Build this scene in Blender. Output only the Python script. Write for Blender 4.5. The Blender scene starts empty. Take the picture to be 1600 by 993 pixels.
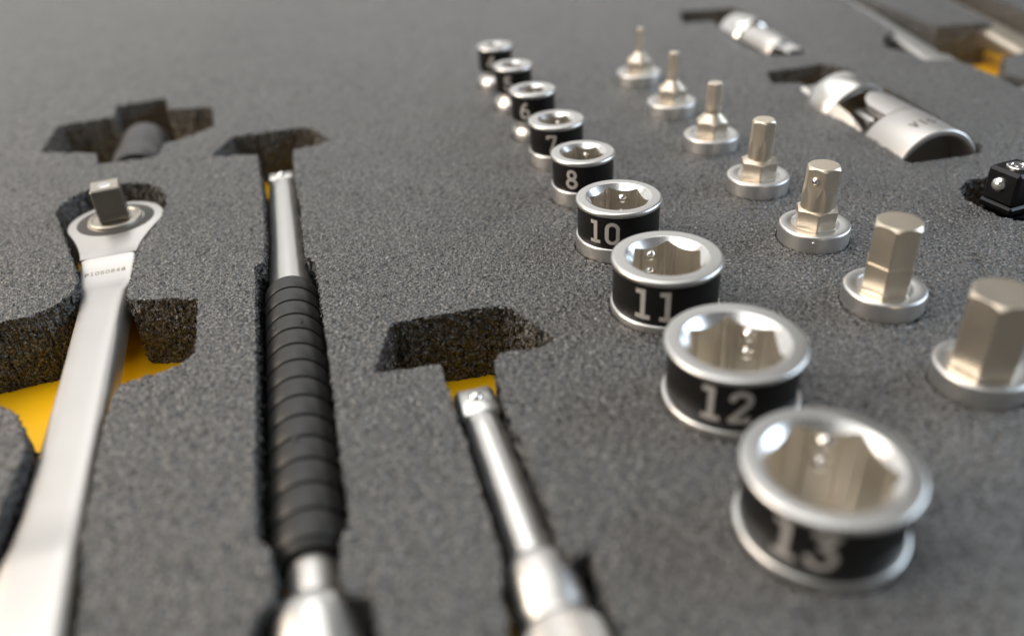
import bpy, math, random
import numpy as np
from mathutils import Matrix, Vector

# ---------------------------------------------------------------- camera, world, lamps, exposure
# All dimensions below are in millimetres; MM turns them into Blender metres.
MM = 0.001
random.seed(4); rng = np.random.default_rng(4)
scene = bpy.context.scene
C = scene.collection

PITCH, ROLL, CAM_H, F_PX = math.radians(32.62), math.radians(-3.5), 65.65, 1254.0
fwd = Vector((0, math.cos(PITCH), -math.sin(PITCH)))
r0 = Vector((1, 0, 0)); u0 = r0.cross(fwd)
right = r0 * math.cos(ROLL) + u0 * math.sin(ROLL)
up = -r0 * math.sin(ROLL) + u0 * math.cos(ROLL)
cam_data = bpy.data.cameras.new('camera'); cam = bpy.data.objects.new('camera', cam_data); C.objects.link(cam)
m = Matrix.Identity(4)
for i in range(3):
    m[i][0], m[i][1], m[i][2] = right[i], up[i], -fwd[i]
m[2][3] = CAM_H * MM
cam.matrix_world = m
cam_data.sensor_width = 36.0; cam_data.lens = F_PX / 1600.0 * 36.0
cam_data.clip_start = 0.005; cam_data.clip_end = 20
cam_data.dof.use_dof = True
cam_data.dof.focus_distance = 0.135
cam_data.dof.aperture_fstop = 9.0
cam_data.dof.aperture_blades = 0
scene.camera = cam

world = bpy.data.worlds.new('World'); scene.world = world; world.use_nodes = True
bg = world.node_tree.nodes['Background']
bg.inputs['Color'].default_value = (1.0, 0.97, 0.93, 1); bg.inputs['Strength'].default_value = 0.16

def area(name, loc, target, sx, sy, power, col):
    l = bpy.data.lights.new(name, 'AREA'); l.shape = 'RECTANGLE'; l.size = sx; l.size_y = sy
    l.energy = power; l.color = col
    o = bpy.data.objects.new(name, l); C.objects.link(o)
    o.location = loc
    o.rotation_euler = (Vector(target) - Vector(loc)).to_track_quat('-Z', 'Y').to_euler()
    return o
area('warm_window_lamp', (-0.60, 0.08, 0.30), (0, .12, 0), 0.5, 0.34, 4.6, (1.0, 0.84, 0.68))
area('cool_window_lamp', (1.0, 0.20, 0.46), (0, .12, 0), 0.8, 0.5, 7.0, (0.72, 0.86, 1.0))
area('ceiling_lamp', (-0.40, 0.42, 1.25), (-.05, .2, 0), 2.0, 1.4, 21.0, (1.0, 0.98, 0.95))
area('far_wall_fill', (-0.55, 2.1, 0.78), (0, .1, 0.1), 3.6, 1.35, 11.5, (1.0, 0.985, 0.96))  # added fill, stands in for light bounced off the far wall

scene.view_settings.view_transform = 'Standard'
scene.view_settings.look = 'None'; scene.view_settings.exposure = 0; scene.view_settings.gamma = 1
scene.view_settings.use_curve_mapping = False
scene.render.engine = 'CYCLES'
scene.cycles.use_denoising = True
scene.cycles.max_bounces = 8

# ---------------------------------------------------------------- materials
def mat(name):
    mt = bpy.data.materials.new(name); mt.use_nodes = True
    return mt, mt.node_tree.nodes, mt.node_tree.links, mt.node_tree.nodes['Principled BSDF']

def metal(name, col, rough, rvar=0.025, scale=6000, bump=0.0, stretch=(1, 1, 1)):
    mt, n, l, b = mat(name)
    b.inputs['Base Color'].default_value = (*col, 1); b.inputs['Metallic'].default_value = 1
    tc = n.new('ShaderNodeTexCoord'); mp = n.new('ShaderNodeMapping'); mp.inputs['Scale'].default_value = stretch
    nz = n.new('ShaderNodeTexNoise'); nz.inputs['Scale'].default_value = scale; nz.inputs['Detail'].default_value = 4
    l.new(tc.outputs['Object'], mp.inputs['Vector']); l.new(mp.outputs['Vector'], nz.inputs['Vector'])
    sm = n.new('ShaderNodeTexNoise'); sm.inputs['Scale'].default_value = 260; sm.inputs['Detail'].default_value = 5; l.new(tc.outputs['Object'], sm.inputs['Vector'])
    sr = n.new('ShaderNodeMapRange'); sr.inputs['From Min'].default_value = .35; sr.inputs['From Max'].default_value = .7; sr.inputs['To Min'].default_value = -.01; sr.inputs['To Max'].default_value = .025
    l.new(sm.outputs['Fac'], sr.inputs['Value'])
    mr = n.new('ShaderNodeMapRange'); mr.inputs['To Min'].default_value = rough - rvar; mr.inputs['To Max'].default_value = rough + rvar
    ra = n.new('ShaderNodeMath'); ra.operation = 'ADD'
    l.new(nz.outputs['Fac'], mr.inputs['Value']); l.new(mr.outputs['Result'], ra.inputs[0]); l.new(sr.outputs['Result'], ra.inputs[1]); l.new(ra.outputs['Value'], b.inputs['Roughness'])
    if bump:
        bp = n.new('ShaderNodeBump'); bp.inputs['Strength'].default_value = bump; bp.inputs['Distance'].default_value = 0.00005
        l.new(nz.outputs['Fac'], bp.inputs['Height']); l.new(bp.outputs['Normal'], b.inputs['Normal'])
    return mt

def plain(name, col, rough, spec=0.5, scale=800, cvar=0.15, bump=0.0):
    mt, n, l, b = mat(name)
    b.inputs['Roughness'].default_value = rough; b.inputs['Specular IOR Level'].default_value = spec
    tc = n.new('ShaderNodeTexCoord'); nz = n.new('ShaderNodeTexNoise'); nz.inputs['Scale'].default_value = scale; nz.inputs['Detail'].default_value = 5
    l.new(tc.outputs['Object'], nz.inputs['Vector'])
    mx = n.new('ShaderNodeMix'); mx.data_type = 'RGBA'
    mx.inputs[6].default_value = (*[c * (1 - cvar) for c in col], 1); mx.inputs[7].default_value = (*[min(1, c * (1 + cvar)) for c in col], 1)
    l.new(nz.outputs['Fac'], mx.inputs[0]); l.new(mx.outputs[2], b.inputs['Base Color'])
    if bump:
        bp = n.new('ShaderNodeBump'); bp.inputs['Strength'].default_value = bump; bp.inputs['Distance'].default_value = 0.00006
        l.new(nz.outputs['Fac'], bp.inputs['Height']); l.new(bp.outputs['Normal'], b.inputs['Normal'])
    return mt

def foam_material():
    mt, n, l, b = mat('foam')
    tc = n.new('ShaderNodeTexCoord')
    vo = n.new('ShaderNodeTexVoronoi'); vo.inputs['Scale'].default_value = 2700
    nz = n.new('ShaderNodeTexNoise'); nz.inputs['Scale'].default_value = 2200; nz.inputs['Detail'].default_value = 2.5; nz.inputs['Roughness'].default_value = 0.7
    big = n.new('ShaderNodeTexNoise'); big.inputs['Scale'].default_value = 60; big.inputs['Detail'].default_value = 4
    for t in (vo, nz, big): l.new(tc.outputs['Object'], t.inputs['Vector'])
    ramp = n.new('ShaderNodeValToRGB'); cr_ = ramp.color_ramp
    cr_.elements[0].position = 0.36; cr_.elements[0].color = (0.012, 0.012, 0.012, 1)
    cr_.elements[1].position = 0.74; cr_.elements[1].color = (0.48, 0.48, 0.475, 1)
    for p_, c_ in ((0.46, 0.055), (0.55, 0.125), (0.63, 0.21)):
        e_ = cr_.elements.new(p_); e_.color = (c_, c_, c_ * .995, 1)
    l.new(nz.outputs['Fac'], ramp.inputs['Fac'])
    mul = n.new('ShaderNodeMix'); mul.data_type = 'RGBA'; mul.blend_type = 'MULTIPLY'; mul.inputs[0].default_value = 1
    mr = n.new('ShaderNodeMapRange'); mr.inputs['To Min'].default_value = 0.82; mr.inputs['To Max'].default_value = 1.15
    l.new(big.outputs['Fac'], mr.inputs['Value']); l.new(ramp.outputs['Color'], mul.inputs[6]); l.new(mr.outputs['Result'], mul.inputs[7])
    l.new(mul.outputs[2], b.inputs['Base Color'])
    b.inputs['Roughness'].default_value = 0.30
    b.inputs['Specular IOR Level'].default_value = 0.55
    ad = n.new('ShaderNodeMath'); ad.operation = 'ADD'
    l.new(vo.outputs['Distance'], ad.inputs[0]); l.new(nz.outputs['Fac'], ad.inputs[1])
    bp = n.new('ShaderNodeBump'); bp.inputs['Strength'].default_value = 0.9; bp.inputs['Distance'].default_value = 0.0003
    l.new(ad.outputs['Value'], bp.inputs['Height']); l.new(bp.outputs['Normal'], b.inputs['Normal'])
    return mt

M = dict(
    foam=foam_material(),
    chrome=metal('satin_chrome', (0.64, 0.635, 0.62), 0.31),
    satin=metal('matte_chrome', (0.58, 0.568, 0.552), 0.42),
    bright=metal('polished_chrome', (0.78, 0.77, 0.75), 0.13, 0.04),
    chamfer=metal('chamfer_chrome', (0.80, 0.80, 0.79), 0.27),
    base=metal('bit_base_satin', (0.66, 0.655, 0.645), 0.37),
    nickel=metal('warm_nickel', (0.74, 0.66, 0.545), 0.37, 0.01),
    cavity=metal('warm_nickel_cavity', (0.74, 0.70, 0.635), 0.36, 0.01),
    steel=metal('grey_steel', (0.16, 0.155, 0.14), 0.32),
    dial=plain('dark_dial', (0.06, 0.056, 0.05), 0.5, 0.25),
    plate=metal('drive_top', (0.44, 0.41, 0.355), 0.42),
    joint=metal('joint_satin', (0.60, 0.585, 0.57), 0.46),
    drive=metal('drive_steel', (0.24, 0.225, 0.195), 0.36),
    ball=metal('ball_steel', (0.85, 0.83, 0.80), 0.08, 0.03),
    black=plain('black_sleeve', (0.009, 0.0085, 0.0085), 0.42, 0.25),
    oxide=metal('black_oxide', (0.035, 0.035, 0.037), 0.38),
    coupler=plain('dark_grey_phosphate', (0.028, 0.026, 0.027), 0.4, 0.5),
    rubber=plain('black_rubber', (0.02, 0.0195, 0.019), 0.45, 0.4, bump=0.15),
    hole_shade=plain('painted_hole_shade', (0.004, 0.004, 0.004), 0.6),  # near-black that paints the shade inside openings
    print=plain('white_print', (0.42, 0.41, 0.40), 0.55),
    etch=plain('dark_etch', (0.30, 0.26, 0.21), 0.6),
    stamp=plain('dark_stamp', (0.10, 0.09, 0.08), 0.6),
    yellow=plain('yellow_board', (0.96, 0.53, 0.002), 0.42, 0.4, scale=200, cvar=0.06),
)

# ---------------------------------------------------------------- mesh helpers
def mesh_obj(name, verts, faces, material, parent=None, sharp=35, smooth=True):
    me = bpy.data.meshes.new(name)
    me.from_pydata([(v[0] * MM, v[1] * MM, v[2] * MM) for v in verts], [], faces)
    me.validate(); me.update()
    if smooth:
        me.polygons.foreach_set('use_smooth', [True] * len(me.polygons))
        me.set_sharp_from_angle(angle=math.radians(sharp))
    me.materials.append(material)
    o = bpy.data.objects.new(name, me); C.objects.link(o)
    if parent: o.parent = parent
    return o

def thing(name, label, cat, loc=(0, 0, 0), group=None, axis=None):
    """Empty at the base; with axis=(dx,dy) the local Y axis runs along that direction on the foam."""
    o = bpy.data.objects.new(name, None); C.objects.link(o); o.empty_display_size = 0.003
    o.location = Vector(loc) * MM
    if axis: o.rotation_euler = (0, 0, math.atan2(axis[1], axis[0]) - math.pi / 2)
    o['label'] = label; o['category'] = cat
    if group: o['group'] = group
    return o

def grid_faces(nr, nc, close=True, off=0, flip=False):
    f = []
    for i in range(nr - 1):
        for j in range(nc if close else nc - 1):
            a, b = i * nc + j, i * nc + (j + 1) % nc
            c, d = (i + 1) * nc + (j + 1) % nc, (i + 1) * nc + j
            q = [a + off, b + off, c + off, d + off]
            f.append(q[::-1] if flip else q)
    return f

def lathe(prof, n=64, axis='z'):
    """prof: list of (r, h), surface of revolution."""
    v = []
    for r, h in prof:
        r = max(r, 1e-4)
        for j in range(n):
            a = 2 * math.pi * j / n
            x, y = r * math.cos(a), r * math.sin(a)
            v.append((x, y, h) if axis == 'z' else (x, h, y))
    return v, grid_faces(len(prof), n, flip=(axis == 'y'))

def polar(zs, rfun, n=96, caps=True):
    v = []
    for z in zs:
        for j in range(n):
            a = 2 * math.pi * j / n; r = rfun(a, z)
            v.append((r * math.cos(a), r * math.sin(a), z))
    f = grid_faces(len(zs), n)
    if caps: f.append([(len(zs) - 1) * n + j for j in range(n)])
    return v, f

def hexr(a, apo, off, rmax=9e9):
    t = (a - off + math.pi / 6) % (math.pi / 3) - math.pi / 6   # 0 at a corner
    return min(rmax, apo / math.cos(math.pi / 6 - abs(t)))

def sphere(c, r, n=20):
    v = []; k = n // 2
    for i in range(k + 1):
        t = math.pi * i / k
        for j in range(n):
            a = 2 * math.pi * j / n
            v.append((c[0] + r * max(1e-3, math.sin(t)) * math.cos(a), c[1] + r * max(1e-3, math.sin(t)) * math.sin(a), c[2] - r * math.cos(t)))
    return v, grid_faces(k + 1, n)

def join(*ms):
    V, F = [], []
    for v, f in ms:
        o = len(V); V += list(v); F += [[i + o for i in q] for q in f]
    return V, F

def rbox(x0, x1, y0, y1, z0, z1, b):
    """box with chamfered edges and corners (24 vertices, convex)"""
    v = []; 
    for sx, X in ((1, x0), (-1, x1)):
        for sy, Y in ((1, y0), (-1, y1)):
            for sz, Z in ((1, z0), (-1, z1)):
                v += [(X, Y + sy * b, Z + sz * b), (X + sx * b, Y, Z + sz * b), (X + sx * b, Y + sy * b, Z)]
    import bmesh
    bm = bmesh.new(); vs = [bm.verts.new(p) for p in v]
    bmesh.ops.convex_hull(bm, input=vs)
    bmesh.ops.dissolve_limit(bm, angle_limit=0.01, verts=bm.verts[:], edges=bm.edges[:])
    bm.verts.index_update()
    V = [tuple(p.co) for p in bm.verts]; F = [[p.index for p in f.verts] for f in bm.faces]
    bm.free(); return V, F

# ---------------------------------------------------------------- stroke lettering
def arc(cx, cy, rx, ry, a0, a1, n=18):
    return [(cx + rx * math.cos(math.radians(a0 + (a1 - a0) * i / n)), cy + ry * math.sin(math.radians(a0 + (a1 - a0) * i / n))) for i in range(n + 1)]
SW = 0.076   # half stroke
GLYPH = {   # polylines in a box about 0.6 wide, 1 high
    '0': [arc(.31, .69, .225, .225, 0, 180) + arc(.31, .31, .225, .225, 180, 360) + [(.535, .69)]],
    '1': [[(.33, .0), (.33, 1.0)], [(.10, .915), (.33, .915)], [(.10, .085), (.56, .085)]],
    '2': [[(.085, .72)] + arc(.31, .70, .215, .215, 170, -35) + [(.10, .12)], [(.06, .085), (.56, .085)], [(.50, .0), (.50, .22)]],
    '3': [[(.09, .915), (.52, .915), (.28, .60)] + arc(.29, .335, .235, .25, 85, -165)],
    '4': [[(.43, .0), (.43, 1.0)], [(.41, .97), (.07, .32)], [(.03, .29), (.60, .29)]],
    '5': [[(.52, .915), (.13, .915), (.12, .55)] + arc(.29, .335, .235, .25, 120, -160)],
    '6': [arc(.31, .32, .225, .235, 0, 360, 28), [(.45, .92), (.28, .84), (.15, .66), (.085, .38)]],
    '7': [[(.05, .915), (.55, .915)], [(.085, .915), (.085, .76)], [(.51, .90), (.24, .02)]],
    '8': [arc(.31, .72, .185, .195, 0, 360, 26), arc(.31, .285, .225, .205, 0, 360, 28)],
    'P': [[(.12, 0), (.12, 1)], [(.12, .915), (.34, .915)] + arc(.34, .70, .19, .215, 90, -90) + [(.12, .485)]],
    'V': [[(.06, 1), (.30, .03), (.54, 1)]],
    'I': [[(.3, 0), (.3, 1)], [(.15, .915), (.45, .915)], [(.15, .085), (.45, .085)]],
    'G': [arc(.32, .5, .24, .42, 50, 320) + [(.54, .42), (.36, .42)]],
}
def lettering(text, height, cell=0.05, advance=0.74, half=SW):
    """planar lettering as small quads; returns centred (x, y) verts and faces, millimetres"""
    W = advance * (len(text) - 1) + .62
    nx, ny = int(W * height / cell) + 2, int(height / cell) + 2
    gx = (np.arange(nx) + .5) * cell / height; gy = (np.arange(ny) + .5) * cell / height
    X, Y = np.meshgrid(gx, gy, indexing='ij'); ins = np.zeros(X.shape, bool)
    for k, ch in enumerate(text):
        for pl in GLYPH[ch]:
            rounded = len(pl) > 2
            for (ax, ay), (bx, by) in zip(pl[:-1], pl[1:]):
                ax_, bx_ = ax + k * advance, bx + k * advance
                dx, dy = bx_ - ax_, by - ay; L = math.hypot(dx, dy) or 1e-6
                t = ((X - ax_) * dx + (Y - ay) * dy) / L; p = np.abs((X - ax_) * dy - (Y - ay) * dx) / L
                ins |= (p < half) & (t >= 0) & (t <= L)
                if rounded: ins |= np.hypot(X - bx_, Y - by) < half
    idx, V, F = {}, [], []
    def vid(i, j):
        if (i, j) not in idx:
            idx[(i, j)] = len(V); V.append((i * cell - W * height / 2, j * cell - height / 2))
        return idx[(i, j)]
    for i, j in zip(*np.nonzero(ins)):
        F.append([vid(i, j), vid(i + 1, j), vid(i + 1, j + 1), vid(i, j + 1)])
    return V, F

# ---------------------------------------------------------------- setting: foam insert and yellow floor
DEPTH = 13.0
SOCKETS = [  # size text, x, y, top z, outer diameter, flange top z, hex angle, ball flat, number angle, number height
    ('4', -0.2, 222.5, 11.0, 9.7, None, 40, 30, None, 3.6),
    ('5', 4.0, 202.4, 11.0, 9.9, None, 44, 30, None, 3.6),
    ('6', 7.8, 181.3, 11.0, 10.7, None, 46, 30, None, 3.9),
    ('7', 11.85, 164.9, 9.3, 12.0, 3.0, 48, 30, None, 3.9),
    ('8', 15.4, 145.5, 9.2, 12.4, 3.2, 44, 30, None, 3.9),
    ('10', 19.2, 124.4, 9.1, 14.6, 2.6, 43, 30, None, 4.1),
    ('11', 23.3, 103.5, 8.7, 16.5, 1.3, 18, 90, None, 4.9),
    ('12', 27.3, 80.8, 8.8, 17.5, 1.2, 24, 30, None, 4.9),
    ('13', 30.9, 58.6, 8.8, 17.8, 1.1, 42, 30, None, 5.0),
]
BITS = [  # x, y, key flats, tip z, kind
    (38.4, 217.8, 1.7, 14.2), (42.0, 191.6, 2.2, 14.4), (45.8, 167.6, 2.9, 14.0), (49.2, 144.2, 4.0, 13.8),
    (52.5, 122.2, 5.0, 13.4), (55.3, 100.6, 6.1, 13.5), (59.2, 80.6, 7.2, 13.4),
]
POCKETS = dict(
    ratchet=[(-92.2,153.4),(-92.5,158.2),(-90.5,164.2),(-83.2,166.9),(-78.6,166.6),(-73.9,163.1),(-71.0,158.6),(-69.5,153.6),(-68.6,148.3),(-68.4,135.5),(-67.6,130.9),(-66.2,125.7),(-64.3,118.4),(-63.3,115.4),(-51.2,114.5),(-46.9,98.8),(-48.2,95.3),(-55.7,91.4),(-55.1,87.7),(-54.5,84.5),(-53.3,79.4),(-50.6,69.9),(-48.6,62.9),(-45.3,54.9),(-42.0,44.0),(-38.5,30.0),(-52.0,28.0),(-57.0,52.0),(-60.0,65.3),(-62.4,78.0),(-63.0,79.8),(-65.0,82.6),(-66.7,85.1),(-68.6,87.3),(-70.6,88.2),(-84.0,92.0),(-93.0,94.0),(-97.0,111.0),(-88.0,108.5),(-81.9,110.6),(-77.9,111.9),(-75.2,114.5),(-74.0,118.9),(-74.2,121.6),(-78.6,130.2),(-81.6,135.0),(-87.6,145.4)],
    handle=[(-66.2,193.4),(-58.8,194.8),(-52.0,196.9),(-46.6,195.9),(-40.7,185.9),(-43.9,183.4),(-48.9,181.7),(-45.6,166.4),(-41.3,150.7),(-37.3,133.2),(-35.9,127.5),(-34.9,125.9),(-34.0,125.8),(-32.2,118.1),(-30.0,109.3),(-27.6,99.5),(-25.5,90.2),(-23.5,81.6),(-21.9,74.5),(-20.3,67.9),(-19.1,62.7),(-19.9,60.5),(-19.4,56.9),(-18.4,53.8),(-16.8,53.2),(-15.6,52.9),(-13.5,44.0),(-10.5,30.0),(-23.0,28.0),(-27.3,50.3),(-26.4,52.3),(-25.6,53.3),(-27.5,60.3),(-29.2,61.2),(-32.3,73.9),(-35.9,89.4),(-39.4,104.3),(-41.0,110.5),(-43.0,119.4),(-44.5,124.3),(-43.1,125.5),(-45.8,138.3),(-50.5,156.8),(-56.8,179.3),(-68.0,180.5)],
    bar=[(-18.6,103.3),(-12.3,104.6),(-5.6,105.7),(-1.2,106.5),(1.8,102.5),(6.2,96.3),(4.5,94.6),(-2.3,93.5),(-2.8,90.4),(-2.2,86.7),(-1.4,80.8),(-0.6,77.3),(0.2,74.5),(1.4,69.2),(2.8,63.5),(3.7,57.3),(5.1,56.0),(6.8,57.3),(7.2,53.8),(7.8,49.8),(9.5,42.0),(12.5,28.0),(0.0,27.0),(-2.3,47.5),(-2.7,50.6),(-2.9,54.1),(-2.7,56.6),(-3.8,62.0),(-5.5,69.8),(-6.7,75.1),(-8.2,81.4),(-9.1,85.1),(-9.8,88.3),(-10.4,91.8),(-19.8,90.4)],
    coupler=[(-117.0,210.6),(-104.0,215.5),(-107.3,225.4),(-94.6,229.9),(-90.6,219.4),(-78.3,218.7),(-73.0,201.7),(-79.2,193.4),(-82.3,191.3),(-81.1,182.2),(-94.2,179.5),(-97.5,187.4),(-112.5,190.5)],
    joint=[(73.8,219.9),(90.3,224.0),(95.0,219.4),(97.7,204.2),(99.5,192.0),(101.0,172.5),(101.0,158.5),(99.0,154.5),(82.4,151.5),(81.2,164.8),(79.0,177.9),(78.4,196.1),(79.6,208.3),(72.0,208.9)],
    adapter=[(66.5,298.3),(85.2,298.3),(88.2,289.8),(87.0,268.2),(91.1,243.0),(90.0,235.5),(79.4,234.6),(75.8,245.3),(73.8,271.0),(74.2,281.1),(63.7,281.1)],
    square=[(84.6,133.9),(86.5,139.0),(89.3,141.9),(94.4,142.9),(101.5,137.0),(101.0,125.0),(93.0,122.0),(86.8,125.5),(85.6,130.0)],
    wrench=[(128.0,335.0),(126.8,300.4),(124.0,252.9),(117.9,248.3),(113.8,237.9),(117.6,229.9),(118.5,221.4),(126.4,219.6),(128.6,203.2),(129.0,192.6),(130.0,168.0),(170.0,166.0),(176.0,335.0)],
)
ISLANDS = [
    [(133.0,335.0),(134.0,298.0),(138.4,256.8),(156.5,256.5),(159.0,291.9),(161.0,335.0)],
    [(131.6,205.2),(139.3,219.4),(152.0,226.0),(160.0,200.0),(140.0,190.0),(134.5,199.5)],
]

def soften(poly, cut=0.9, n=5):
    """round the corners with a fixed small radius and resample finely"""
    out = []; P = [np.array(p, float) for p in poly]; N = len(P)
    for i in range(N):
        a, b, c = P[i - 1], P[i], P[(i + 1) % N]
        la, lc = np.linalg.norm(a - b), np.linalg.norm(c - b)
        k = min(cut, la * .45, lc * .45)
        p0, p1 = b + (a - b) / la * k, b + (c - b) / lc * k
        for t in np.linspace(0, 1, n): out.append((1 - t) ** 2 * p0 + 2 * t * (1 - t) * b + t * t * p1)
    out = np.array(out)
    seg = np.roll(out, -1, 0) - out; L = np.hypot(*seg.T); cum = np.concatenate([[0], np.cumsum(L)])
    s = np.arange(0, cum[-1], 0.5)
    i = np.clip(np.searchsorted(cum, s, 'right') - 1, 0, len(out) - 1)
    q = out[i] + seg[i] * ((s - cum[i]) / np.maximum(L[i], 1e-9))[:, None]
    return q + rng.normal(0, 0.05, q.shape)

def circle(x, y, r, n=72):
    t = np.linspace(0, 2 * math.pi, n, endpoint=False)
    return np.stack([x + r * np.cos(t), y + r * np.sin(t)], 1) + rng.normal(0, 0.05, (n, 2))

def inside(px, py, poly):
    res = np.zeros(px.shape, bool); x0, y0 = poly.min(0); x1, y1 = poly.max(0)
    sel = np.nonzero((px >= x0) & (px <= x1) & (py >= y0) & (py <= y1))[0]
    if len(sel) == 0: return res
    X, Y = px[sel], py[sel]; r = np.zeros(len(sel), bool)
    A = poly; B = np.roll(poly, -1, 0)
    for (ax, ay), (bx, by) in zip(A, B):
        if ay == by: continue
        r ^= ((ay > Y) != (by > Y)) & (X < (bx - ax) * (Y - ay) / (by - ay) + ax)
    res[sel] = r; return res

def build_foam():
    def axis(a, b, fine0, fine1, d, grow, dmax):
        mid = list(np.arange(fine0, fine1, d)); lo, hi = [], []
        x, s = mid[0], d
        while x > a: s = min(dmax, s * grow); x -= s; lo.append(x)
        x, s = mid[-1], d
        while x < b: s = min(dmax, s * grow); x += s; hi.append(x)
        return np.array(lo[::-1] + mid + hi)
    xs = axis(-260, 260, -92, 78, 0.36, 1.012, 1.6)
    ys = axis(25, 430, 52, 150, 0.34, 1.008, 1.6)
    nx, ny = len(xs), len(ys)
    X, Y = np.meshgrid(xs, ys, indexing='ij'); px, py = X.ravel().copy(), Y.ravel().copy()
    hx = np.gradient(xs); hy = np.gradient(ys)
    cell = np.maximum(hx[:, None], hy[None, :]).ravel()
    holes = [soften(p) for p in POCKETS.values()]
    holes += [circle(s[1], s[2], max(s[4] / 2, 5.3) + .22) for s in SOCKETS] + [circle(b[0], b[1], 6.1) for b in BITS]
    isl = [soften(p) for p in ISLANDS]
    for poly in holes + isl:           # snap grid vertices near a cut onto the cut
        A = poly; Bp = np.roll(poly, -1, 0)
        best = np.full(len(px), 9e9); bx_ = np.zeros(len(px)); by_ = np.zeros(len(px))
        for (ax, ay), (bx, by) in zip(A, Bp):
            i0, i1 = np.searchsorted(xs, [min(ax, bx) - 2, max(ax, bx) + 2]); j0, j1 = np.searchsorted(ys, [min(ay, by) - 2, max(ay, by) + 2])
            if i0 >= i1 or j0 >= j1: continue
            ids = (np.arange(i0, i1)[:, None] * ny + np.arange(j0, j1)[None, :]).ravel()
            gx, gy = X.ravel()[ids], Y.ravel()[ids]
            dx, dy = bx - ax, by - ay; L2 = dx * dx + dy * dy + 1e-12
            t = np.clip(((gx - ax) * dx + (gy - ay) * dy) / L2, 0, 1)
            qx, qy = ax + t * dx, ay + t * dy; d = np.hypot(gx - qx, gy - qy)
            k = (d < best[ids]) & (d < 0.52 * cell[ids])
            ii = ids[k]; best[ii] = d[k]; bx_[ii] = qx[k]; by_[ii] = qy[k]
        k = best < 1e9; px[k] = bx_[k]; py[k] = by_[k]
    I, J = np.meshgrid(np.arange(nx - 1), np.arange(ny - 1), indexing='ij')
    q = np.stack([I * ny + J, (I + 1) * ny + J, (I + 1) * ny + J + 1, I * ny + J + 1], -1).reshape(-1, 4)
    cx, cy = px[q].mean(1), py[q].mean(1)
    cut = np.zeros(len(q), bool)
    for h in holes: cut |= inside(cx, cy, h)
    for h in isl: cut &= ~inside(cx, cy, h)
    q = q[~cut]
    n0 = len(px)
    z = rng.normal(0, 1, n0).reshape(nx, ny)
    sm = (z + np.roll(z, 1, 0) + np.roll(z, 1, 1) + np.roll(np.roll(z, 1, 0), 1, 1)) / 2
    z = 0.065 * z + 0.05 * sm
    z = z.ravel()
    pick = rng.random(n0); z[pick < .07] -= .24; z[pick > .97] += .10            # open pores and proud cell walls
    # boundary edges become the cut walls
    e = np.concatenate([q[:, [0, 1]], q[:, [1, 2]], q[:, [2, 3]], q[:, [3, 0]]])
    key = np.sort(e, 1); kk = key[:, 0].astype(np.int64) * n0 + key[:, 1]
    u, inv, cnt = np.unique(kk, return_inverse=True, return_counts=True)
    be = e[cnt[inv] == 1]
    bv = np.unique(be); remap = -np.ones(n0, np.int64); remap[bv] = np.arange(len(bv))
    levels = -np.concatenate([[.3, .7], np.arange(1.2, DEPTH + .25, .55)]); levels[-1] = -DEPTH - 0.05
    V = [np.stack([px, py, z], 1)]
    for zl in levels:
        jx, jy = rng.normal(0, .19, (2, len(bv)))
        V.append(np.stack([px[bv] + jx, py[bv] + jy, np.full(len(bv), zl) + rng.normal(0, .06, len(bv))], 1))
    F = [q]
    a, b = be[:, 0], be[:, 1]
    prev_a, prev_b = a, b
    for k in range(len(levels)):
        na, nb = n0 + k * len(bv) + remap[a], n0 + k * len(bv) + remap[b]
        F.append(np.stack([prev_b, prev_a, na, nb], 1)); prev_a, prev_b = na, nb
    V = np.concatenate(V); F = np.concatenate(F)
    used = np.unique(F); rm = -np.ones(len(V), np.int64); rm[used] = np.arange(len(used)); V = V[used] * MM; F = rm[F]
    me = bpy.data.meshes.new('foam_insert')
    me.vertices.add(len(V)); me.vertices.foreach_set('co', V.astype(np.float32).ravel())
    me.loops.add(F.size); me.loops.foreach_set('vertex_index', F.astype(np.int32).ravel())
    me.polygons.add(len(F)); me.polygons.foreach_set('loop_start', np.arange(0, F.size, 4, dtype=np.int32))
    me.update(calc_edges=True); me.validate()
    me.polygons.foreach_set('use_smooth', [True] * len(me.polygons))
    me.set_sharp_from_angle(angle=math.radians(50))
    me.materials.append(M['foam'])
    o = bpy.data.objects.new('foam_insert', me); C.objects.link(o); o['kind'] = 'structure'
    o['label'] = 'dark grey foam tool insert with cut-out pockets'
    return o
build_foam()
fl = mesh_obj('tray_floor', [(-260, 25, -DEPTH), (260, 25, -DEPTH), (260, 430, -DEPTH), (-260, 430, -DEPTH)], [[0, 1, 2, 3]], M['yellow'], smooth=False)
fl['kind'] = 'structure'; fl['label'] = 'yellow board under the foam'

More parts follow.
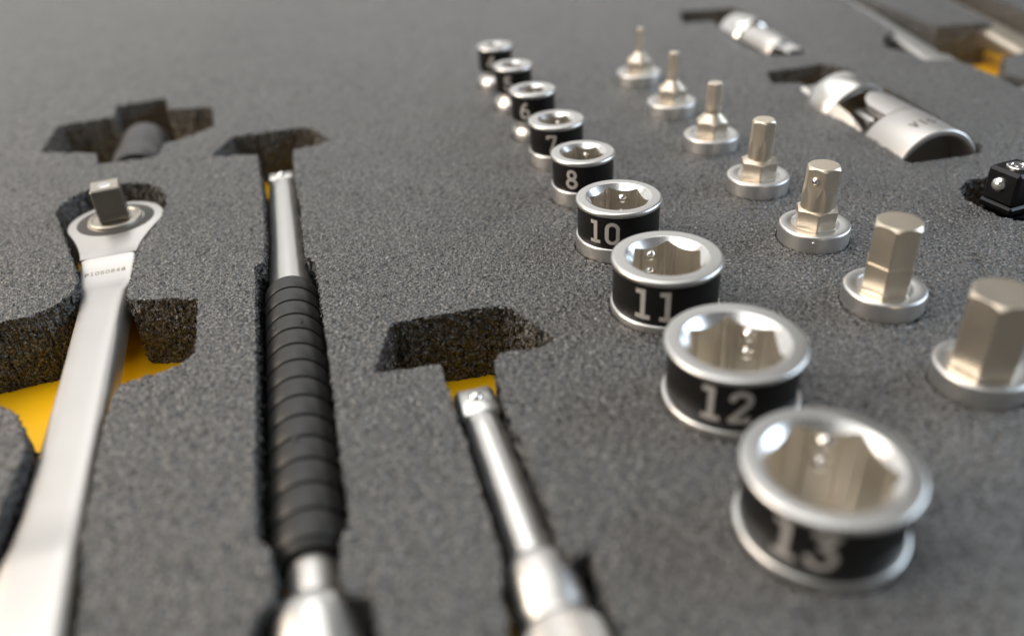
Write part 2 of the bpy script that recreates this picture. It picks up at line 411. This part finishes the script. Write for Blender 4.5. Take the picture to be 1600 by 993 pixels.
# ---------------------------------------------------------------- sockets
G_S = 'row of numbered sockets standing in the foam'
def to_cam(x, y): return math.atan2(-y, -x)
NUM_OFF = {'4': -16, '5': -16, '6': -22, '7': -10, '8': -21, '10': -20, '11': -10, '12': -2, '13': -6}   # degrees left of the face towards the viewer
SLABEL = {
    '4': 'smallest socket at the far end of the row, black sleeve and silver rim',
    '5': 'small blurred socket marked five, second from the far end of the socket row',
    '6': 'socket with white number six, just behind the socket marked seven',
    '7': 'silver socket with white seven on its black sleeve, fourth from the far end',
    '8': 'silver socket marked eight on black sleeve, middle one of the nine sockets',
    '10': 'sharp silver socket with white number ten and broad silver base',
    '11': 'socket marked eleven on its black sleeve, two steel balls inside its hex',
    '12': 'wide socket marked twelve, second nearest of the socket row',
    '13': 'largest and nearest socket, blurred, marked thirteen on its black sleeve'}
def build_socket(txt, x, y, top, D, zf, hexdeg, ballflat, _n, numh):
    size = float(txt); R = D / 2; t = thing('socket', SLABEL[txt], 'socket', (x, y, 0), G_S)
    lip = 0.9 if size < 12 else 0.62; zs1 = top - lip                                  # sleeve top
    small = zf is None
    Rs = R - (0.35 if size < 12 else 0.6)                         # sleeve radius
    if small:
        Rb = 5.2; zs0 = 4.7
        prof = [(Rb, -9.0), (Rb, 1.0), (Rb - .05, 1.4), (Rb - .2, 1.9), (Rb - .45, 2.35), (Rb - .8, 2.75), (R - 1.0, 3.3), (R - 1.0, zs0), (R - 1.2, zs0 + .01), (R - 1.2, zs1), (R - .25, zs1 + .01)]
    else:
        zs0 = zf + .05
        prof = [(R, -9.0), (R, zf - .45), (R - .06, zf - .2), (R - .2, zf - .04), (R - .35, zf), (Rs - .6, zf + .02), (Rs - .6, zs1), (R - .25, zs1 + .01)]
    fil = 0.5 if size < 12 else 0.42                                                     # rounded outer edge of the rim
    prof += [(R - .07, zs1 + .08), (R, zs1 + .18)]
    for i in range(7):
        a = math.pi / 2 * i / 6
        prof.append((R - fil + fil * math.cos(a), top - fil + fil * math.sin(a)))
    apo = .445 * size; corner = apo / math.cos(math.pi / 6); off = math.radians(hexdeg)
    rc = (.553 if size < 13 else .532) * size                                               # mouth of the lead-in chamfer
    prof.append((rc + .12, top))
    v1, f1 = lathe(prof, 96)
    n = 144; A_ = [off + 2 * math.pi * j / n for j in range(n)]
    def wall(a):
        tt = abs((a - off + math.pi / 6) % (math.pi / 3) - math.pi / 6)
        h = hexr(a, apo, off, corner * .985)
        return h + (.024 * size if math.radians(6) < tt < math.radians(13) else 0)   # relief groove beside each corner
    edge = [(hexr(a, apo, off, corner * .985), top - .04 - (rc - hexr(a, apo, off, corner * .985)) * .95) for a in A_]
    ch = []
    for k in range(7):
        for a, (h, z) in zip(A_, edge):
            u = k / 6; r = rc + (h - rc) * u; ch.append((r * math.cos(a), r * math.sin(a), top - .04 + (z - top + .04) * u))
    vi = []
    for k, z_ in enumerate((None, -.35, -2, -4, -6, -8.5, -11)):
        for a, (h, z) in zip(A_, edge):
            r = h if z_ is None or z_ == -.35 and False else wall(a)
            vi.append((r * math.cos(a), r * math.sin(a), z if z_ is None else (z - .12 if z_ == -.35 else top + z_)))
    fi = grid_faces(7, n); fi.append([6 * n + j for j in range(n)])
    v0, f0 = lathe([(rc + .12, top), (rc, top - .04)], 144)
    mesh_obj('rim_and_base', *join((v1, f1), (v0, f0)), M['chrome'], t, 40)
    mesh_obj('lead_in_chamfer', ch, grid_faces(7, n), M['chamfer'], t, 40)
    mesh_obj('hex_cavity', vi, fi, M['cavity'], t, 22)
    mesh_obj('sleeve', *lathe([(Rs - .5, zs0), (Rs - .08, zs0), (Rs, zs0 + .1), (Rs, zs1 - .12), (Rs - .1, zs1 - .02), (Rs - .5, zs1 - .02)], 96), M['black'], t, 40)
    lv, lf = lettering(txt, numh, 0.06 if size >= 10 else .08)
    phi = to_cam(x, y) + math.radians(NUM_OFF[txt]); zc = (zs0 + zs1) / 2 + (.15 if size == 13 else -.05)
    mesh_obj('number', [((Rs + .025) * math.cos(phi + a / Rs), (Rs + .025) * math.sin(phi + a / Rs), zc + b) for a, b in lv], lf, M['print'], t, smooth=False)
    ba = off + math.radians(ballflat); br = .085 * size if size >= 10 else .6
    if size >= 6:
        for dz in (2.5, 5.3) if size >= 10 else (2.2, 4.2):
            rr = apo + br * .15
            mesh_obj('detent_ball', *sphere((rr * math.cos(ba), rr * math.sin(ba), top - dz), br), M['ball'], t)
    return t
for s in SOCKETS: build_socket(*s)

# ---------------------------------------------------------------- bits on round bases
G_B = 'row of hex bits on round bases'
BLABEL = ['thinnest bit with needle-like shaft on a round silver base, farthest of the bit row',
          'thin bit on a round silver base, second from the far end of the bit row',
          'slim hex bit on round silver base, third from the far end of its row',
          'medium hex bit without ball, middle one of the seven in the bit row',
          'hex bit with a small steel ball near its tip on a silver base',
          'thick plain hex bit on a silver base, second nearest of the bit row',
          'thickest and nearest hex bit, blurred, cut by the right edge']
def build_bit(i, x, y, af, tip):
    t = thing('hex_bit', BLABEL[i], 'bit', (x, y, 0), G_B)
    zb, R = 3.0, 5.9
    mesh_obj('base', *lathe([(R, -9), (R, zb - .5), (R - .04, zb - .3), (R - .14, zb - .13), (R - .3, zb - .03), (R - .5, zb), (4.0, zb), (3.92, zb - .06), (3.88, zb - .22), (.01, zb - .22)], 96), M['base'], t, 40)
    off = to_cam(x, y) + math.radians(9 if i < 5 else 2)
    apo = af / 2; cr = apo / math.cos(math.pi / 6); n = 144
    A_ = [off + 2 * math.pi * j / n for j in range(n)]
    def rings(fs):
        V = []
        for fn in fs:
            for a in A_:
                r, z = fn(a); V.append((r * math.cos(a), r * math.sin(a), z))
        F = grid_faces(len(fs), n); F.append([(len(fs) - 1) * n + j for j in range(n)])
        return V, F
    hx = lambda a: hexr(a, apo, off, cr * .975)
    rt = cr * .975 - .42 * (1 if af > 3 else .45); kt = 1.0
    tipring = [lambda a: (hx(a), tip - .04 - max(0, hx(a) - rt) * kt), lambda a: (rt, tip - .04), lambda a: (rt - .1, tip)]
    if i < 5:
        ca = 3.15; cc = ca / math.cos(math.pi / 6) * .975; zc = 5.7; slope = .42 if i >= 3 else .95
        hc = lambda a: hexr(a, ca, off, cc)
        zt_ = zc + (cc - cr * .9) * slope
        mesh_obj('collar', *rings([lambda a: (hc(a), zb - .69), lambda a: (hc(a), zb + 1), lambda a: (hc(a), zc + (cc - hc(a)) * slope - (0 if i < 3 else .0)), lambda a: (cc * .5 + cr * .45, zc + (cc * .5 - cr * .45) * slope), lambda a: (cr * .9, zt_)]), M['nickel'], t, 20)
        zr = zt_ + (4.3 if i >= 3 else 1.6); kr = (cr * .975 - apo) / (2.4 if i >= 3 else .9)
        mesh_obj('shaft', *rings([lambda a: (cr * .975, zt_ - .3), lambda a: (cr * .975, zr - (cr * .975 - hx(a)) / kr - .01), lambda a: (hx(a), zr), lambda a: (hx(a), (zr + tip) / 2)] + tipring), M['nickel'], t, 14)
    else:
        mid = zb + 4.4; e = 1.03 if i == 5 else 1.0
        mesh_obj('shaft', *rings([lambda a: (hx(a) * e, zb - .69), lambda a: (hx(a) * e, zb + 2), lambda a: (hx(a) * e, mid - .3), lambda a: (hx(a), mid), lambda a: (hx(a), mid + 2)] + tipring), M['nickel'], t, 14)
    if i == 4:
        fa = off - math.radians(30); zz_ = tip - 2.1
        mesh_obj('detent_ball', *sphere(((apo - .12) * math.cos(fa), (apo - .12) * math.sin(fa), zz_), .7), M['ball'], t)
        fb = off - math.radians(6)
        mesh_obj('glint_bead', *sphere(((R - .12) * math.cos(fb), (R - .12) * math.sin(fb), 1.9), .3, 14), M['ball'], t)  # polished bead added to make the bright glint on the base side
    return t
for i, b in enumerate(BITS): build_bit(i, *b)

# ---------------------------------------------------------------- lofted bodies lying along local -Y ... +Y
def loft(sections, n=40, power=3.2):
    """sections: (t, x centre, half width, z top, z bottom[, power]); rounded-box cross sections along local y = t"""
    v = []
    for s in sections:
        t, xc, hw, z1, z0 = s[:5]; p = s[5] if len(s) > 5 else power
        for j in range(n):
            a = 2 * math.pi * j / n; c, d = math.cos(a), math.sin(a)
            v.append((xc + hw * math.copysign(abs(c) ** (2 / p), c), t, (z1 + z0) / 2 + (z1 - z0) / 2 * math.copysign(abs(d) ** (2 / p), d)))
    f = grid_faces(len(sections), n, flip=True)
    f.append([j for j in range(n)]); f.append([(len(sections) - 1) * n + j for j in range(n)][::-1])
    return v, f

# ratchet: local +y runs from the head down the handle
def build_ratchet():
    t = thing('ratchet', 'silver ratchet wrench lying in its pocket with square drive pointing up', 'ratchet', (-78.6, 149.8, 0), axis=(.28, -.96))
    R = 9.2; zt = -0.9
    # head: flat teardrop plate built from outline rings
    out = []
    for k in range(61):
        a = math.radians(-112 + 224 * k / 60)
        out.append((R * math.sin(a), -R * math.cos(a)))
    tail = [(7.7, 5.6), (6.8, 8.2), (6.0, 11.0), (5.4, 13.8), (5.0, 16.6)]
    outline = [(-x, y) for x, y in tail[::-1]] + out + tail
    n = len(outline); V = []; F = []
    lay = [(-11.5, .97), (zt - .8, 1.0), (zt - .35, .995), (zt - .1, .978), (zt, .95)]
    for z, s in lay:
        for x, y in outline: V.append((x * s, (y - 2) * s + 2 if y < 14 else y, z))
    for i in range(len(lay) - 1):
        for j in range(n):
            a, b = i * n + j, i * n + (j + 1) % n
            F.append([a, b, b + n, a + n])
    F.append([(len(lay) - 1) * n + j for j in range(n)])
    mesh_obj('head', V, F, M['satin'], t, 30)
    secs = [(16.5, 0, 5.0, zt - .02, -7.5, 9), (17.2, 0, 5.0, zt - .09, -7.5, 8), (18.5, 0, 5.0, zt - .36, -7.4, 7), (21, 0, 4.95, zt - .75, -7.4, 6), (24.5, 0, 4.9, zt - 1.0, -7.3, 6),
            (26.0, 0, 4.75, zt - 1.05, -7.2, 6), (27.5, 0, 4.4, zt - .9, -7.2, 5), (29.5, 0, 4.0, zt - .75, -7.2, 4.5), (34, 0, 3.85, zt - .7, -7.2, 4.2), (50, .1, 3.8, zt - .6, -7.2, 4.0), (70, .2, 3.85, zt - .5, -7.2, 4.0), (84, .3, 3.95, zt - .3, -7.4, 4.0),
            (89, .35, 4.15, zt + .1, -7.8, 4.0), (91, .4, 4.35, zt + .5, -8, 4.0), (93, .45, 4.5, zt + .6, -8.2, 4), (112, .6, 4.9, zt + .6, -8.6, 4), (122, .6, 4.9, zt + .4, -8.6, 4), (124, .6, 4.2, zt - .4, -8, 4)]
    h = mesh_obj('handle', *loft(secs, 56), M['satin'], t, 40)
    lv, lf = lettering('P1050848', 1.2, .05, half=.06)
    mesh_obj('etched_number', [(-a + .3, 21.7 + b * -1, zt - .775 + .0714 * b) for a, b in lv], [q[:] for q in lf], M['etch'], h, smooth=False)
    mesh_obj('dial_ring', *lathe([(7.35, zt + .005), (7.3, zt + .06), (7.2, zt + .08), (5.4, zt + .05), (5.3, zt - .2)], 96), M['dial'], t, 40)
    mesh_obj('drive_collar', *lathe([(5.15, zt - .2), (5.15, zt + .45), (5.05, zt + .62), (4.8, zt + .72), (4.4, zt + .75), (4.2, zt + .55), (.01, zt + .55)], 96), M['plate'], t, 40)
    sq = mesh_obj('drive_square', *rbox(-2.75, 2.75, -2.75, 2.75, zt + .5, zt + 7.5, .25), M['drive'], t, 20, smooth=False)
    sq.rotation_euler[2] = math.radians(6)
    mesh_obj('top_plate', *rbox(-2.5, 2.5, -2.5, 2.5, zt + 7.45, zt + 7.53, .02), M['plate'], sq, 20, smooth=False)
    mesh_obj('detent_dimple', *lathe([(1.3, zt + 7.535), (1.25, zt + 7.57), (1.05, zt + 7.6), (.01, zt + 7.64)], 40), M['bright'], sq, 60)
    return t
build_ratchet()

DIR = (.231, -.973)
def build_handle():
    t = thing('spinner_handle', 'long driver with silver shaft and black ribbed grip lying in its slot', 'tool', (-50.3, 172.9, -4.8), axis=DIR)
    # local y grows towards the viewer
    mesh_obj('shaft', *lathe([(2.0, 3.4), (3.0, 3.6), (3.25, 4.4), (3.35, 10), (3.55, 30), (3.75, 44), (3.8, 56)], 64, 'y'), M['chrome'], t, 40)
    mesh_obj('square_end', *rbox(-2.95, 2.95, .2, 4.2, -2.95, 2.95, .5), M['chrome'], t, 50)
    mesh_obj('detent_ball', *sphere((0, 2.1, 2.6), 1.0), M['ball'], t)
    prof = [(3.4, 52.9), (3.9, 52.9), (4.2, 53.2)]
    Rg = 4.6; g0 = 53.5; pitch_ = 4.37; ng = 14
    for k in range(ng):
        a = g0 + k * pitch_
        prof += [(Rg - .35, a), (Rg - .1, a + .18), (Rg, a + .5), (Rg + .02, a + pitch_ * .5), (Rg, a + pitch_ - .7), (Rg - .12, a + pitch_ - .42), (Rg - .42, a + pitch_ - .32), (Rg - .45, a + pitch_ - .08)]
    end = g0 + ng * pitch_
    prof += [(Rg - .3, end), (Rg - .6, end + .6), (3.2, end + .8)]
    g = mesh_obj('grip', *lathe(prof, 72, 'y'), M['rubber'], t, 30)
    def hole(ang, y):
        a = math.radians(ang)
        v, f = sphere((0, 0, 0), .5, 14)
        c = (Rg * math.cos(a), y, Rg * math.sin(a))
        mesh_obj('grip_hole_dark_spot', [(c[0] + p[0] * 1.0, c[1] + p[1] * 1.7, c[2] + p[2] * .35) for p in v], f, M['hole_shade'], g)  # flattened black bead, paints the dark inside of a hole onto the grip
    hole(108, g0 + 3 * pitch_ + 2.3); hole(58, g0 + 3 * pitch_ + 2.3); hole(85, g0 + 10 * pitch_ + .4)
    mesh_obj('neck', *lathe([(2.0, end + .5), (2.95, end + .7), (3.0, end + 1.1), (2.9, end + 5.5), (2.8, end + 6.5)], 64, 'y'), M['satin'], t, 40)
    mesh_obj('end_knob', *lathe([(2.6, end + 6.0), (3.6, end + 6.2), (4.5, end + 7.0), (4.95, end + 8.2), (5.0, end + 9.5), (5.0, end + 24), (4.5, end + 25), (.01, end + 25)], 64, 'y'), M['chrome'], t, 40)
    return t
build_handle()

def build_bar():
    t = thing('extension_bar', 'short silver extension bar with square ball end over the yellow board', 'extension bar', (-6.1, 87.9, -4.0), axis=DIR)
    v, f = rbox(-2.75, 2.75, 0, 6.2, -2.75, 2.75, .7)
    mesh_obj('square_end', v, f, M['chrome'], t, 50)
    mesh_obj('detent_ball', *sphere((0, 2.4, 2.2), 1.15), M['ball'], t)
    mesh_obj('shaft', *lathe([(1.5, 4.6), (2.55, 5.2), (2.85, 6.8), (2.9, 9), (2.9, 36)], 64, 'y'), M['chrome'], t, 40)
    mesh_obj('collar', *lathe([(2.6, 30.0), (3.3, 30.1), (3.85, 30.8), (4.05, 32), (4.05, 37.2), (3.8, 37.6), (3.8, 38.4), (4.2, 38.8), (4.45, 39.6), (4.5, 58), (.01, 58)], 64, 'y'), M['satin'], t, 35)
    for k in range(22):                                                    # fine lengthwise ribs of the knurl
        a = math.pi * (k + .5) / 22
        v, f = rbox(-.17, .17, 39.8, 57, -.12, .12, .08)
        o = mesh_obj('knurl_rib', [(4.5 * math.cos(a) + p[0] * math.sin(a) + p[2] * math.cos(a), p[1], 4.5 * math.sin(a) - p[0] * math.cos(a) + p[2] * math.sin(a)) for p in v], f, M['satin'], t, 30)
    return t
build_bar()

def build_coupler():
    t = thing('coupler', 'dark grey cylindrical coupler sunk in the pocket behind the ratchet', 'coupler', (-95.2, 211.0, -6.6), axis=(.26, -.965))
    mesh_obj('body', *lathe([(.01, 0), (5.2, 0), (6.1, .9), (6.3, 2), (6.4, 14), (6.2, 15), (6.2, 16), (6.9, 17), (6.9, 26.2), (6.6, 26.8), (5.8, 27), (5.3, 26.6), (5.2, 20), (.01, 20)], 64, 'y'), M['coupler'], t, 35)
    mesh_obj('bore_shade_liner', *lathe([(5.25, 26.5), (5.15, 20.2), (.01, 20.1)], 48, 'y'), M['hole_shade'], t, 35)  # black liner, puts the shade of the open end into the colour
    return t
build_coupler()

# universal joint, half sunk; local +y towards the viewer, near end at y = 0
def build_joint():
    t = thing('universal_joint', 'silver universal joint lying half sunk in the foam, round hollow end towards viewer', 'universal joint', (90.6, 155.6, -4.2), axis=(.14, -.99))
    R = 9.3
    nb = mesh_obj('near_yoke', *lathe([(3.0, -15.0), (R - 1.3, -15.0), (R - .3, -14.6), (R, -13.8), (R, -.7), (R - .1, -.25), (R - .4, 0), (R - 1.1, 0), (R - 1.5, -.4), (R - 1.9, -6), (.01, -6.2)], 72, 'y'), M['joint'], t, 35)
    def lug(rot, y0, y1, Ro, name, par, mt, tf=lambda vf: vf, half0=38):
        # curved cheek: shell segment with rounded tongue
        V, F = [], []; na, ny_ = 17, 12
        for layer, rr in ((0, Ro), (1, Ro - 2.6)):
            for i in range(ny_ + 1):
                s = i / ny_; half = math.radians(half0) * (1 if s < .45 else math.sqrt(max(.04, 1 - ((s - .45) / .56) ** 2)))
                for j in range(na):
                    a = rot + half * (2 * j / (na - 1) - 1)
                    V.append((rr * math.cos(a), y0 + (y1 - y0) * s, rr * math.sin(a)))
        k = (ny_ + 1) * na
        for i in range(ny_):
            for j in range(na - 1):
                a = i * na + j
                F.append([a, a + 1, a + na + 1, a + na]); F.append([k + a, k + a + na, k + a + na + 1, k + a + 1])
            a = i * na; F.append([a, a + na, k + a + na, k + a]); a = i * na + na - 1; F.append([a, k + a, k + a + na, a + na])
        for j in range(na - 1):
            a = ny_ * na + j; F.append([a, a + 1, k + a + 1, k + a])
        return mesh_obj(name, *tf((V, F)), mt, par, 35)
    lug(math.radians(90), -14.2, -27, R - .05, 'fork_cheek', nb, M['joint'], half0=27); lug(math.radians(-90), -14.2, -27, R - .05, 'fork_cheek', nb, M['joint'], half0=27)
    v, f = rbox(-3.9, 3.9, -27.5, -19.5, -5.5, 5.5, .6)
    cr = mesh_obj('cross_block', v, f, M['chrome'], t, 30)
    for s in (-1, 1):
        v, f = lathe([(.01, 0), (1.6, 0), (2.0, .35), (2.0, 4.5), (.01, 4.5)], 32)
        mesh_obj('pivot_pin', [(s * (8.6 - p[2]), -23.5 + p[0], p[1]) for p in v], f, M['bright'], cr, 40)
    def bend(vf):
        a, b = math.radians(12), math.radians(9); out = []
        for x, y, z in vf[0]:
            y += 23.5; y, z = y * math.cos(a) + z * math.sin(a), z * math.cos(a) - y * math.sin(a)
            x, y = x * math.cos(b) - y * math.sin(b), y * math.cos(b) + x * math.sin(b)
            out.append((x, y - 23.5, z))
        return out, vf[1]
    fy = mesh_obj('far_yoke', *bend(lathe([(4.2, -43), (5.6, -42.6), (7.6, -40.5), (8.8, -38.0), (8.9, -32.0), (8.7, -31.3), (8.1, -31.0), (7.1, -31.1), (6.5, -33.5), (.01, -34)], 72, 'y')), M['chrome'], t, 35)
    lug(0, -31.6, -20, 8.85, 'fork_cheek', fy, M['chrome'], bend); lug(math.pi, -31.6, -20, 8.85, 'fork_cheek', fy, M['chrome'], bend)
    mesh_obj('drive_square', *bend(rbox(-3.2, 3.2, -49, -42, -5.8, 0.2, .6)), M['satin'], fy, 30)
    lv, lf = lettering('VIG', 2.5, .08, half=.085)
    rr = R + .02
    mesh_obj('etched_letters', [(rr * math.cos(math.radians(82) + a / rr), -5.6 - b, rr * math.sin(math.radians(82) + a / rr)) for a, b in lv], lf, M['stamp'], nb, smooth=False)
    return t
build_joint()

def build_adapter():
    t = thing('drive_adapter', 'small blurred silver drive adapter lying sunk in the far foam', 'adapter', (87.0, 240.0, -2.8), axis=(.2, -.98))
    mesh_obj('collar', *lathe([(.01, -36), (5.2, -36), (6.3, -35.2), (6.8, -34), (6.8, -24), (6.5, -23), (5.4, -22)], 64, 'y'), M['bright'], t, 35)
    mesh_obj('body', *lathe([(5.3, -24), (5.3, -10), (5.0, -6), (4.3, -4.6), (3.0, -4.4)], 64, 'y'), M['satin'], t, 35)
    mesh_obj('square_end', *rbox(-2.6, 2.6, -5, 3.0, -2.6, 3.6, .5), M['bright'], t, 30)
    return t
build_adapter()

def build_square():
    t = thing('square_adapter', 'black square drive adapter with steel ball at the right edge', 'adapter', (90.9, 130.7, 0), axis=(.345, -.938))
    b = mesh_obj('square_block', *rbox(-3.3, 3.3, -3.3, 3.3, .9, 7.1, .55), M['oxide'], t, 20, smooth=False)
    mesh_obj('base', *lathe([(3.8, -10), (4.2, -3.5), (4.3, -1.6), (4.2, -1.0), (3.0, -.8)], 8), M['oxide'], t, 20, smooth=False)
    mesh_obj('foot_flange', *rbox(-3.42, 3.42, -3.42, 3.42, -.6, .95, .4), M['oxide'], t, 20, smooth=False)
    mesh_obj('screw_head', *lathe([(1.95, 7.0), (1.95, 7.3), (1.75, 7.42), (1.25, 7.42), (1.15, 7.25), (.7, 7.25), (.6, 7.4), (.01, 7.4)], 40), M['bright'], b, 30)
    mesh_obj('detent_ball', *sphere((3.0, -.3, 4.3), 1.45), M['ball'], b)      # on the face turned left
    return t
sq_t = build_square()

def bar_tool(name, label, cat, p0, p1, w, h, z, mt):
    d = (p1[0] - p0[0], p1[1] - p0[1]); L = math.hypot(*d)
    t = thing(name, label, cat, (p0[0], p0[1], z), axis=d)
    mesh_obj('shank', *loft([(0, 0, w * .5, h * .5, -h * .5), (L * .86, 0, w * .5, h * .5, -h * .5), (L * .9, 0, w * .42, h * .42, -h * .42)], 40, 4), mt, t, 40)
    mesh_obj('end', *loft([(L * .88, 0, w * .46, h * .4, -h * .4), (L * .92, 0, w * .62, h * .55, -h * .55), (L, 0, w * .62, h * .55, -h * .55)], 40, 4), mt, t, 40)
    return t
bar_tool('wrench', 'blurred silver wrench shank in the far slot beside the foam strip', 'wrench', (131.5, 330), (126.5, 224), 7.5, 5, -4.5, M['satin'])
bar_tool('wrench', 'blurred cream coloured wrench shank right of the far foam strip', 'wrench', (163.0, 330), (154.5, 222), 9.5, 6, -4.5, M['nickel'])
bar_tool('wrench', 'blurred silver shank at the right edge below the small foam block', 'wrench', (160, 182), (132, 198), 5.0, 4, -3.5, M['satin'])
